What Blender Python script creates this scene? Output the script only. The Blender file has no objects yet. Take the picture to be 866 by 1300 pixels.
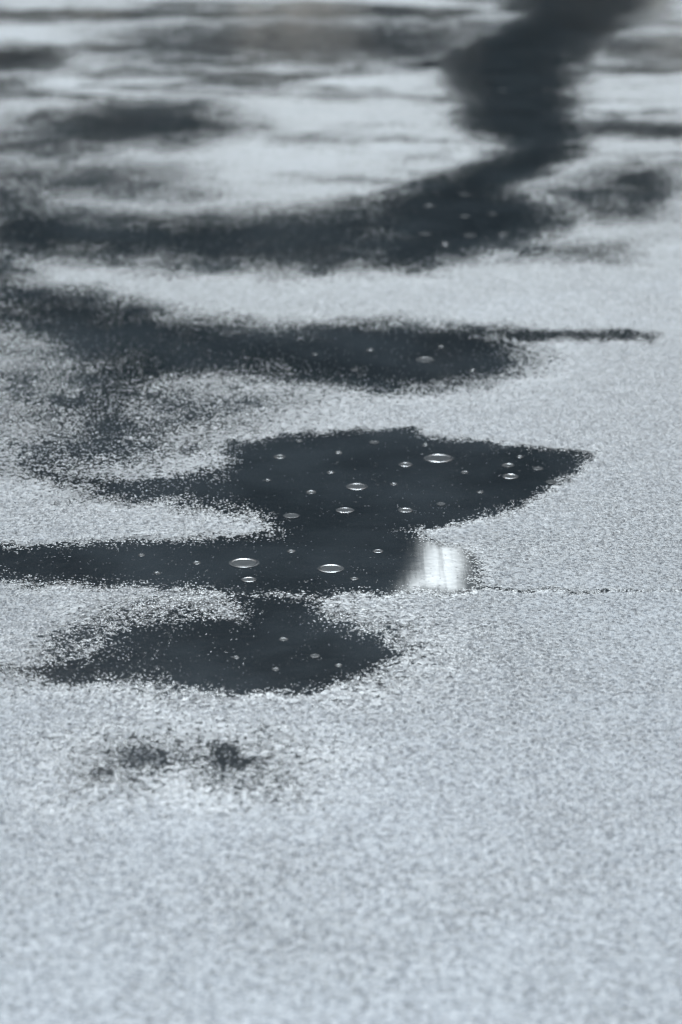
import bpy, math, random
import numpy as np
rnd = random.Random(7)
S = bpy.context.scene
# ---------------- camera
H = 1.6; PITCH = 18.0; VF = 20.0
cd = bpy.data.cameras.new("camera"); cam = bpy.data.objects.new("camera", cd)
S.collection.objects.link(cam); S.camera = cam
cam.location = (0, 0, H); cam.rotation_euler = (math.radians(90-PITCH), 0, 0)
cd.sensor_fit = 'VERTICAL'; cd.sensor_height = 36; cd.lens = 18/math.tan(math.radians(VF/2))
cd.clip_start = 0.05; cd.clip_end = 3000
cd.dof.use_dof = True; cd.dof.focus_distance = 4.9; cd.dof.aperture_fstop = 3.6

# flat lot: image pixels projected through the camera -> metres on the ground plane
def gp(u, v):
    t = math.tan(math.radians(VF/2))
    a = (u-433)/650*t; b = (650-v)/650*t
    p = math.radians(PITCH)
    dy = math.cos(p)+b*math.sin(p); dz = -math.sin(p)+b*math.cos(p)
    k = -H/dz
    return (a*k, dy*k)

POOLS = [
 # level, feather m, outline
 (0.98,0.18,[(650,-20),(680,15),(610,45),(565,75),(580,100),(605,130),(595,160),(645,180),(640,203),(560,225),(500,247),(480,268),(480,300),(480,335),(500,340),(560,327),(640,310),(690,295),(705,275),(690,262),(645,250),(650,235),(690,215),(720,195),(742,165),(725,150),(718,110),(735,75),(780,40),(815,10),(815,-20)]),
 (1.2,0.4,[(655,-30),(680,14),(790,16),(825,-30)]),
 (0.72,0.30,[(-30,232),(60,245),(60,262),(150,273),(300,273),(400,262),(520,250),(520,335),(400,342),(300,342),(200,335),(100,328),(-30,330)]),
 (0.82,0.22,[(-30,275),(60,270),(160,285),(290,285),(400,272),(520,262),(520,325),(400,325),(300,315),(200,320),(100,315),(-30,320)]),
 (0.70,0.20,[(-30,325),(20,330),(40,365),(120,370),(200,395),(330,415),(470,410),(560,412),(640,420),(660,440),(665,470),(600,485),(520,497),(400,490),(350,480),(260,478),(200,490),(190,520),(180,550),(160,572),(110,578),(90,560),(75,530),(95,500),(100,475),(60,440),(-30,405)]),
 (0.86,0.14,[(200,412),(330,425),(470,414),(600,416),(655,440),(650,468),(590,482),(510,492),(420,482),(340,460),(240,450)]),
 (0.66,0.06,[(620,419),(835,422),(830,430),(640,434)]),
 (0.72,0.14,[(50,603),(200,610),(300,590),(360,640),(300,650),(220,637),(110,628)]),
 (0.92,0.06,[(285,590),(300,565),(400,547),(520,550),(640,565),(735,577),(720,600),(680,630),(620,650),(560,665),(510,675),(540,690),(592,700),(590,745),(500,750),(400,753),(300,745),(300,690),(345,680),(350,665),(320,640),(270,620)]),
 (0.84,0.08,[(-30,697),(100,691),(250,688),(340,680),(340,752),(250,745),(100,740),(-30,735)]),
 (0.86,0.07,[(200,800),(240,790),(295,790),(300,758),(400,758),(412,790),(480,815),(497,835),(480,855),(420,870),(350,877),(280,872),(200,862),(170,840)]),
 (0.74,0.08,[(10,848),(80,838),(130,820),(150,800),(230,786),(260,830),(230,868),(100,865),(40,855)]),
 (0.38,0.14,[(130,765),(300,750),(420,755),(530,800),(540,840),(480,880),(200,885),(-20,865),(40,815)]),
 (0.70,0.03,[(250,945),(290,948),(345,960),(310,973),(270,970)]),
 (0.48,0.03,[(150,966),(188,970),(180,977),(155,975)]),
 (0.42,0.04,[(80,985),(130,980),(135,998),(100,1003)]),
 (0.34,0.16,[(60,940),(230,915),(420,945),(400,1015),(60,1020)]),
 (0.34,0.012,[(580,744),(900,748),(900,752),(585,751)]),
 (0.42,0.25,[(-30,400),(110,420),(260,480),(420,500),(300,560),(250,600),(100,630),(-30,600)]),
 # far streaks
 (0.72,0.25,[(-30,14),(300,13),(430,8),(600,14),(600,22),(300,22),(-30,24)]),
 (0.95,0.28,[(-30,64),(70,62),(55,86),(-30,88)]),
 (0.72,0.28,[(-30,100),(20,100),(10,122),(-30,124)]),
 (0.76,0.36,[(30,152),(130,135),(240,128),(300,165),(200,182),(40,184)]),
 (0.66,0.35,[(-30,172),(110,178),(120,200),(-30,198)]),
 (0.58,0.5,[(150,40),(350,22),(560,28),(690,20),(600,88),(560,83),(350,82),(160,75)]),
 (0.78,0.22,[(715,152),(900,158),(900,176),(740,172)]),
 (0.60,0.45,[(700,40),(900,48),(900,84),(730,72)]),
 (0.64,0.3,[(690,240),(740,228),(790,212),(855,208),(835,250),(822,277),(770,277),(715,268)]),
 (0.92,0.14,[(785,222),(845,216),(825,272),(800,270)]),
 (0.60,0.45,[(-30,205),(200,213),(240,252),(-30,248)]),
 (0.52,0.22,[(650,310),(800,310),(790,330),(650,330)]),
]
POOLS = [(l,f,np.array([gp(*q) for q in P])) for l,f,P in POOLS]
SKY_SHEEN = np.array([gp(*q) for q in [(535,686),(598,694),(596,750),(500,756),(525,725)]])  # outline of the bright sky reflection painted onto the centre puddle

def sdf(px, py, P):
    n = len(P); d2 = np.full(px.shape, 1e9); ins = np.zeros(px.shape, bool)
    for i in range(n):
        ax, ay = P[i]; bx, by = P[(i+1) % n]
        ex, ey = bx-ax, by-ay
        t = np.clip(((px-ax)*ex+(py-ay)*ey)/(ex*ex+ey*ey+1e-12), 0, 1)
        d2 = np.minimum(d2, (px-ax-t*ex)**2+(py-ay-t*ey)**2)
        if abs(ey) > 1e-12:
            c = ((ay > py) != (by > py)) & (px < ex*(py-ay)/ey+ax)
            ins ^= c
    d = np.sqrt(d2)
    return np.where(ins, d, -d)
def sstep(a, b, x):
    t = np.clip((x-a)/(b-a), 0, 1); return t*t*(3-2*t)

# ---------------- ground sheet
def axis(lo, hi, step, far0, far1):
    core = list(np.arange(lo, hi+1e-6, step))
    a = []; x = lo; s = step
    while x > far0:
        s *= 1.25; x -= s; a.append(x)
    b = []; x = core[-1]; s = step
    while x < far1:
        s *= 1.25; x += s; b.append(x)
    return np.array(a[::-1]+core+b)
xs = axis(-1.8, 1.8, 0.010, -1500, 1500)
ys = axis(2.6, 13.0, 0.012, -1500, 1500)
nx, ny = len(xs), len(ys)
X, Y = np.meshgrid(xs, ys)
co = np.stack([X.ravel(), Y.ravel(), np.zeros(nx*ny)], 1).astype(np.float32)
i0 = (np.arange(ny-1)[:, None]*nx+np.arange(nx-1)[None]).ravel()
fa = np.stack([i0, i0+1, i0+1+nx, i0+nx], 1).astype(np.int32)
me = bpy.data.meshes.new("asphalt_ground")
me.vertices.add(len(co)); me.vertices.foreach_set("co", co.ravel())
me.loops.add(fa.size); me.loops.foreach_set("vertex_index", fa.ravel())
me.polygons.add(len(fa)); me.polygons.foreach_set("loop_start", np.arange(0, fa.size, 4, dtype=np.int32))
me.update(calc_edges=True)
px, py = co[:, 0].astype(float), co[:, 1].astype(float)
def wob(x, y, f, s):
    return (np.sin(f*x*1.3+s)+np.sin(f*y+2.1*s+1.7*np.sin(f*x*.7))+np.sin(f*(x*.8-y*.6)*1.9+3*s))/3
sc = np.clip(py/5, .6, 2)
wx = px+sc*(0.014*wob(px, py, 14, 1)+0.010*wob(px, py, 37, 2)+.005*wob(px, py, 90, 5))
wy = py+sc*(0.022*wob(px, py, 13, 3)+0.016*wob(px, py, 41, 4)+.008*wob(px, py, 95, 6))
W = np.zeros(len(px))
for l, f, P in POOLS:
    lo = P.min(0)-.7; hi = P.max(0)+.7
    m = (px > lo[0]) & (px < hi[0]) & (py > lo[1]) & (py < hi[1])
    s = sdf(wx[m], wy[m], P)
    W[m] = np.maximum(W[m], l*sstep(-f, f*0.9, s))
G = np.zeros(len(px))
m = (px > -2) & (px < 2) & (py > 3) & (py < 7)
gs = sdf(px[m]+.3*(wx[m]-px[m]), wy[m], SKY_SHEEN)
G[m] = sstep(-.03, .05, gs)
for nm, arr in (("water", W), ("sky_sheen", G)):
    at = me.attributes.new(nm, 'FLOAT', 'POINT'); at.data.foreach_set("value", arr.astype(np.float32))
ground = bpy.data.objects.new("asphalt_ground", me); S.collection.objects.link(ground)

# ---------------- node helper
class NT:
    def __init__(s, name):
        s.m = bpy.data.materials.new(name); s.m.use_nodes = True
        s.t = s.m.node_tree; s.b = s.t.nodes["Principled BSDF"]; s.out = s.t.nodes["Material Output"]
    def n(s, ty, **k):
        q = s.t.nodes.new(ty)
        for a, v in k.items(): setattr(q, a, v)
        return q
    def l(s, a, b): s.t.links.new(a, b)
    def put(s, sock, v):
        if hasattr(v, "is_output"): s.l(v, sock)
        else: sock.default_value = v
    def math(s, op, a, b=0, c=0, clamp=False):
        q = s.n("ShaderNodeMath", operation=op); q.use_clamp = clamp
        s.put(q.inputs[0], a); s.put(q.inputs[1], b); s.put(q.inputs[2], c); return q.outputs[0]
    def rng(s, v, a, b, c, d, smooth=False):
        q = s.n("ShaderNodeMapRange")
        if smooth: q.interpolation_type = 'SMOOTHSTEP'
        s.put(q.inputs[0], v)
        for i, z in enumerate((a, b, c, d)): s.put(q.inputs[i+1], z)
        return q.outputs[0]
    def noise(s, vec, sc, det=2, rough=.5):
        q = s.n("ShaderNodeTexNoise"); s.l(vec, q.inputs["Vector"])
        q.inputs["Scale"].default_value = sc; q.inputs["Detail"].default_value = det; q.inputs["Roughness"].default_value = rough
        return q.outputs[0]
    def vor(s, vec, sc, feat='F1'):
        q = s.n("ShaderNodeTexVoronoi"); q.feature = feat; s.l(vec, q.inputs["Vector"]); q.inputs["Scale"].default_value = sc
        return q
    def mixc(s, f, a, b):
        q = s.n("ShaderNodeMix", data_type='RGBA'); s.put(q.inputs[0], f); s.put(q.inputs[6], a); s.put(q.inputs[7], b); return q.outputs[2]
    def mixf(s, f, a, b):
        q = s.n("ShaderNodeMix", data_type='FLOAT'); s.put(q.inputs[0], f); s.put(q.inputs[2], a); s.put(q.inputs[3], b); return q.outputs[0]

A = NT("wet_asphalt")
vec = A.n("ShaderNodeTexCoord").outputs["Object"]
xyz = A.n("ShaderNodeSeparateXYZ"); A.l(vec, xyz.inputs[0])
w = A.n("ShaderNodeAttribute", attribute_name="water").outputs["Fac"]
gl = A.n("ShaderNodeAttribute", attribute_name="sky_sheen").outputs["Fac"]
V = A.vor(vec, 175); v1 = V.outputs["Distance"]
sep = A.n("ShaderNodeSeparateColor"); A.l(V.outputs["Color"], sep.inputs[0])
n1 = A.noise(vec, 75, 4, .70); n2 = A.noise(vec, 8, 4, .65); n3 = A.noise(vec, 420, 1, .6)
dome = A.rng(v1, 0, .6, 1, 0, True)                       # rounded stones
h0 = A.math('ADD', A.math('MULTIPLY', dome, .24), A.math('MULTIPLY', n1, .58))
h0 = A.math('ADD', h0, A.math('MULTIPLY', n3, .20))
h0 = A.rng(h0, .28, .82, 0, 1)
tall = A.math('MULTIPLY', A.rng(sep.outputs[1], .70, 1, 0, .50), dome)   # a few proud stones
h = A.math('ADD', h0, tall)
stm = A.n("ShaderNodeMapping"); stm.inputs["Scale"].default_value = (1, 2, 1); A.l(vec, stm.inputs[0])
patch = A.math('MULTIPLY', A.rng(A.noise(stm.outputs[0], 1.1, 4, .65), .45, .66, 0, .58), A.rng(xyz.outputs[1], 6, 9, 0, 1))
w2 = A.math('MAXIMUM', w, patch)
act = A.rng(w2, 0, .35, 0, 1)
wl = A.math('ADD', w2, A.math('MULTIPLY', A.math('MULTIPLY', A.math('SUBTRACT', n2, .5), .8), act))
dif = A.math('SUBTRACT', wl, h)
mask = A.rng(dif, -.06, .12, 0, 1, True)
film = A.math('MULTIPLY', A.rng(dif, -.5, 0, 0, .50), A.rng(w2, .02, .3, 0, 1))
mask = A.math('MAXIMUM', mask, film)
rip = A.math('ADD', .5, A.math('MULTIPLY', A.noise(vec, 55, 2, .6), .15))
hw = A.mixf(mask, A.math('ADD', h, A.math('MULTIPLY', n2, 1.6)), A.math('ADD', rip, .8))
bp = A.n("ShaderNodeBump"); bp.inputs["Strength"].default_value = 1; bp.inputs["Distance"].default_value = 0.0024
A.l(hw, bp.inputs["Height"])
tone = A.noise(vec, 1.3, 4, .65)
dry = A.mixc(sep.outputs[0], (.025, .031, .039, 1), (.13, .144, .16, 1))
worn_lit = A.mixc(sep.outputs[0], (.12, .134, .149, 1), (.32, .345, .372, 1))
wf = A.math('ADD', A.rng(xyz.outputs[1], 3.1, 4.5, .85, 0), A.math('MULTIPLY', A.math('SUBTRACT', tone, .5), 2.2), clamp=True)  # random wear tone plus foreground brightness painted into the base colour by distance
dry = A.mixc(wf, dry, worn_lit)
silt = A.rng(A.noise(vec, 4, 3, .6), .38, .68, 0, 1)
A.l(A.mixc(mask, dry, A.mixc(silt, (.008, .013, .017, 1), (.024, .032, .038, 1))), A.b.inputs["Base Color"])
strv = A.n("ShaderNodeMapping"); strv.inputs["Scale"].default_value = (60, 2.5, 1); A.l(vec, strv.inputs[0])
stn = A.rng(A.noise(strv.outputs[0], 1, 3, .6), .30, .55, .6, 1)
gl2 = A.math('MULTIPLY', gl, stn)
ra = A.rng(tone, .35, .65, .34, .46)
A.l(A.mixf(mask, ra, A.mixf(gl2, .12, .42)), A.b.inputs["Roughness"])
A.l(A.mixf(gl2, 1.40, 1.75), A.b.inputs["IOR"])  # raised IOR and streak noise imitate the sky reflection here
A.l(bp.outputs[0], A.b.inputs["Normal"])
me.materials.append(A.m)

# ---------------- raindrop ripples
Wm = NT("puddle_water")
Wm.b.inputs["Base Color"].default_value = (.015, .021, .026, 1); Wm.b.inputs["Roughness"].default_value = .21; Wm.b.inputs["IOR"].default_value = 1.33
R = [(540,457,22),(597,299,16),(540,297,16),(545,262,14),(590,275,12),(590,247,12),(640,297,12),(637,115,12),(625,272,10),(565,310,10),
 (557,582,34),(475,562,13),(515,590,17),(453,618,26),(648,605,20),(438,648,20),(515,648,16),(370,655,18),(700,612,14),
 (420,722,30),(316,736,17),(355,580,14),(395,625,12),(310,715,34),(645,591,14),(683,595,12),(400,833,12),(360,812,10),(560,640,11),(600,470,9),(470,445,9),
 (430,575,9),(500,615,8),(590,600,10),(610,625,8),(340,610,8),(420,600,8),(480,700,12),(450,735,9),(370,700,9),(250,715,10),(180,705,9),(200,728,8),(350,850,9),(300,835,8),(430,845,9),(400,450,8),(450,470,9),(560,440,8),(380,560,8),(660,580,9),(540,565,8)]
vs = []; fs = []
for (u, v, wd) in R:
    cx, cy = gp(u, v); r = wd/2*abs(gp(u+1, v)[0]-cx)
    A0 = rnd.uniform(.007, .017)*r*(1.4 if wd < 11 else 1); NR, NA = 40, 48; b0 = len(vs)
    ph = rnd.uniform(0, 6); el = rnd.uniform(.9, 1.1)
    for i in range(NR):
        q = i/(NR-1)*1.1
        for j in range(NA):
            a = j/NA*2*math.pi
            mod = 1+.5*math.sin(a+ph)+.35*math.sin(3*a+ph)
            z = mod*A0*math.exp(-((q-.95)/.045)**2)-A0*.4*math.exp(-((q-.82)/.06)**2)+.25*A0*math.exp(-((q-.5)/.06)**2)
            vs.append((cx+r*q*math.cos(a)*el, cy+r*q*math.sin(a), z+.0006))
    for i in range(NR-1):
        for j in range(NA):
            k = (j+1) % NA
            fs.append((b0+i*NA+j, b0+(i+1)*NA+j, b0+(i+1)*NA+k, b0+i*NA+k))
rm = bpy.data.meshes.new("raindrop_ripples"); rm.from_pydata(vs, [], fs); rm.update()
for p in rm.polygons: p.use_smooth = True
rm.materials.append(Wm.m)
ro_ = bpy.data.objects.new("raindrop_ripples", rm); S.collection.objects.link(ro_)

# ---------------- far trees
L = NT("foliage"); lt = L.n("ShaderNodeTexCoord").outputs["Object"]
L.l(L.mixc(L.rng(L.noise(lt, .6, 1), .35, .65, 0, 1), (.03, .045, .03, 1), (.07, .09, .06, 1)), L.b.inputs["Base Color"]); L.b.inputs["Roughness"].default_value = .8
B = NT("bark"); bt = B.n("ShaderNodeTexCoord").outputs["Object"]
B.l(B.mixc(B.noise(bt, 6, 2), (.03, .027, .025, 1), (.09, .08, .07, 1)), B.b.inputs["Base Color"]); B.b.inputs["Roughness"].default_value = .9
def tube(vs, fs, ms, p, q, r0, r1, n=7):
    d = np.array(q)-np.array(p); d = d/np.linalg.norm(d)
    u = np.cross(d, (0.3, 1, .1)); u /= np.linalg.norm(u); v = np.cross(d, u); b = len(vs)
    for c, r in ((p, r0), (q, r1)):
        for j in range(n):
            a = 2*math.pi*j/n; vs.append(tuple(np.array(c)+r*(math.cos(a)*u+math.sin(a)*v)))
    for j in range(n):
        fs.append((b+j, b+(j+1) % n, b+n+(j+1) % n, b+n+j)); ms.append(1)
def tree_mesh(seed, Ht):
    r = random.Random(seed); vs = []; fs = []; ms = []
    pts = [(0, 0, -.1)]
    for i in range(1, 6): pts.append((r.uniform(-.3, .3)*i*.4, r.uniform(-.3, .3)*i*.4, Ht*.17*i))
    for i in range(5): tube(vs, fs, ms, pts[i], pts[i+1], .42*(1-i*.17), .42*(1-(i+1)*.17))
    cl = []
    for k in range(34):
        i = r.randint(1, 4); f = r.random(); a = r.uniform(0, 6.28)
        base = np.array(pts[i])*(1-f)+np.array(pts[i+1])*f
        hh = base[2]/Ht; ln = Ht*.27*(1.05-abs(hh-.45))*r.uniform(.6, 1.1)
        tip = base+np.array((math.cos(a)*ln, math.sin(a)*ln, ln*r.uniform(.1, .6)))
        tube(vs, fs, ms, tuple(base), tuple(tip), .13, .03, 5)
        cl.append((tip, r.uniform(.09, .14)*Ht)); cl.append((base*.4+tip*.6, r.uniform(.08, .12)*Ht))
    cl.append((np.array(pts[5]), .13*Ht))
    for c, rad in cl:
        for _ in range(80):
            d = np.array([r.gauss(0, 1) for _ in range(3)]); d /= np.linalg.norm(d)
            p = c+d*rad*r.random()**.45*np.array((1, 1, .75))
            if p[2] < 1.2: continue
            s = r.uniform(.2, .42); a = np.array([r.gauss(0, 1) for _ in range(3)]); a /= np.linalg.norm(a)
            bb = np.cross(a, d); bb /= (np.linalg.norm(bb)+1e-6); b = len(vs)
            vs += [tuple(p-a*s), tuple(p-bb*s*.6), tuple(p+a*s), tuple(p+bb*s*.6)]
            fs.append((b, b+1, b+2, b+3)); ms.append(0)
    m = bpy.data.meshes.new("tree"); m.from_pydata(vs, [], fs); m.materials.append(L.m); m.materials.append(B.m)
    m.polygons.foreach_set("material_index", ms); m.update(); return m
TM = [tree_mesh(3, 19), tree_mesh(8, 21), tree_mesh(15, 20)]
k = 0
for row, (yy, sp) in enumerate(((41, 6.0), (47, 6.5))):
    for i in range(-4, 5):
        o = bpy.data.objects.new("deciduous_tree", TM[k % 3]); k += 1
        o.location = (i*sp+row*3+rnd.uniform(-1, 1), yy+rnd.uniform(-1.5, 1.5), 0)
        o.rotation_euler[2] = rnd.uniform(0, 6.28); s = rnd.uniform(.92, 1.1); o.scale = (s, s, s)
        S.collection.objects.link(o)
vs = []; fs = []
for _ in range(14000):
    x = rnd.uniform(-32, 32); y = 44+rnd.gauss(0, 1.0); z = rnd.random()**.8*(3.2+.6*math.sin(x*.7)+.4*math.sin(x*2.1))
    s = rnd.uniform(.15, .35); a = np.array([rnd.gauss(0, 1) for _ in range(3)]); a /= np.linalg.norm(a)
    bb = np.cross(a, [rnd.gauss(0, 1) for _ in range(3)]); bb /= np.linalg.norm(bb); p = np.array((x, y, z)); b = len(vs)
    vs += [tuple(p-a*s), tuple(p-bb*s*.6), tuple(p+a*s), tuple(p+bb*s*.6)]; fs.append((b, b+1, b+2, b+3))
hm = bpy.data.meshes.new("hedge"); hm.from_pydata(vs, [], fs); hm.materials.append(L.m)
S.collection.objects.link(bpy.data.objects.new("hedge", hm))

# ---------------- light
EL = 42
wd = bpy.data.worlds.new("World"); S.world = wd; wd.use_nodes = True
nt = wd.node_tree; bg = nt.nodes["Background"]
sky = nt.nodes.new("ShaderNodeTexSky"); sky.sky_type = 'NISHITA'; sky.sun_disc = False
sky.sun_elevation = math.radians(EL); sky.sun_rotation = 0; sky.dust_density = 3; sky.air_density = 1
hs = nt.nodes.new("ShaderNodeHueSaturation"); hs.inputs["Saturation"].default_value = .7
nt.links.new(sky.outputs[0], hs.inputs["Color"]); nt.links.new(hs.outputs[0], bg.inputs[0]); bg.inputs[1].default_value = .15
ld = bpy.data.lights.new("sun", 'SUN'); ld.energy = 5; ld.angle = math.radians(12); ld.color = (.83, .94, 1)
lo = bpy.data.objects.new("sun", ld); lo.rotation_euler = (math.radians(-(90-EL)), 0, 0); lo.location = (0, 60, 60); S.collection.objects.link(lo)
S.view_settings.view_transform = 'Standard'; S.view_settings.look = 'None'; S.view_settings.exposure = 0
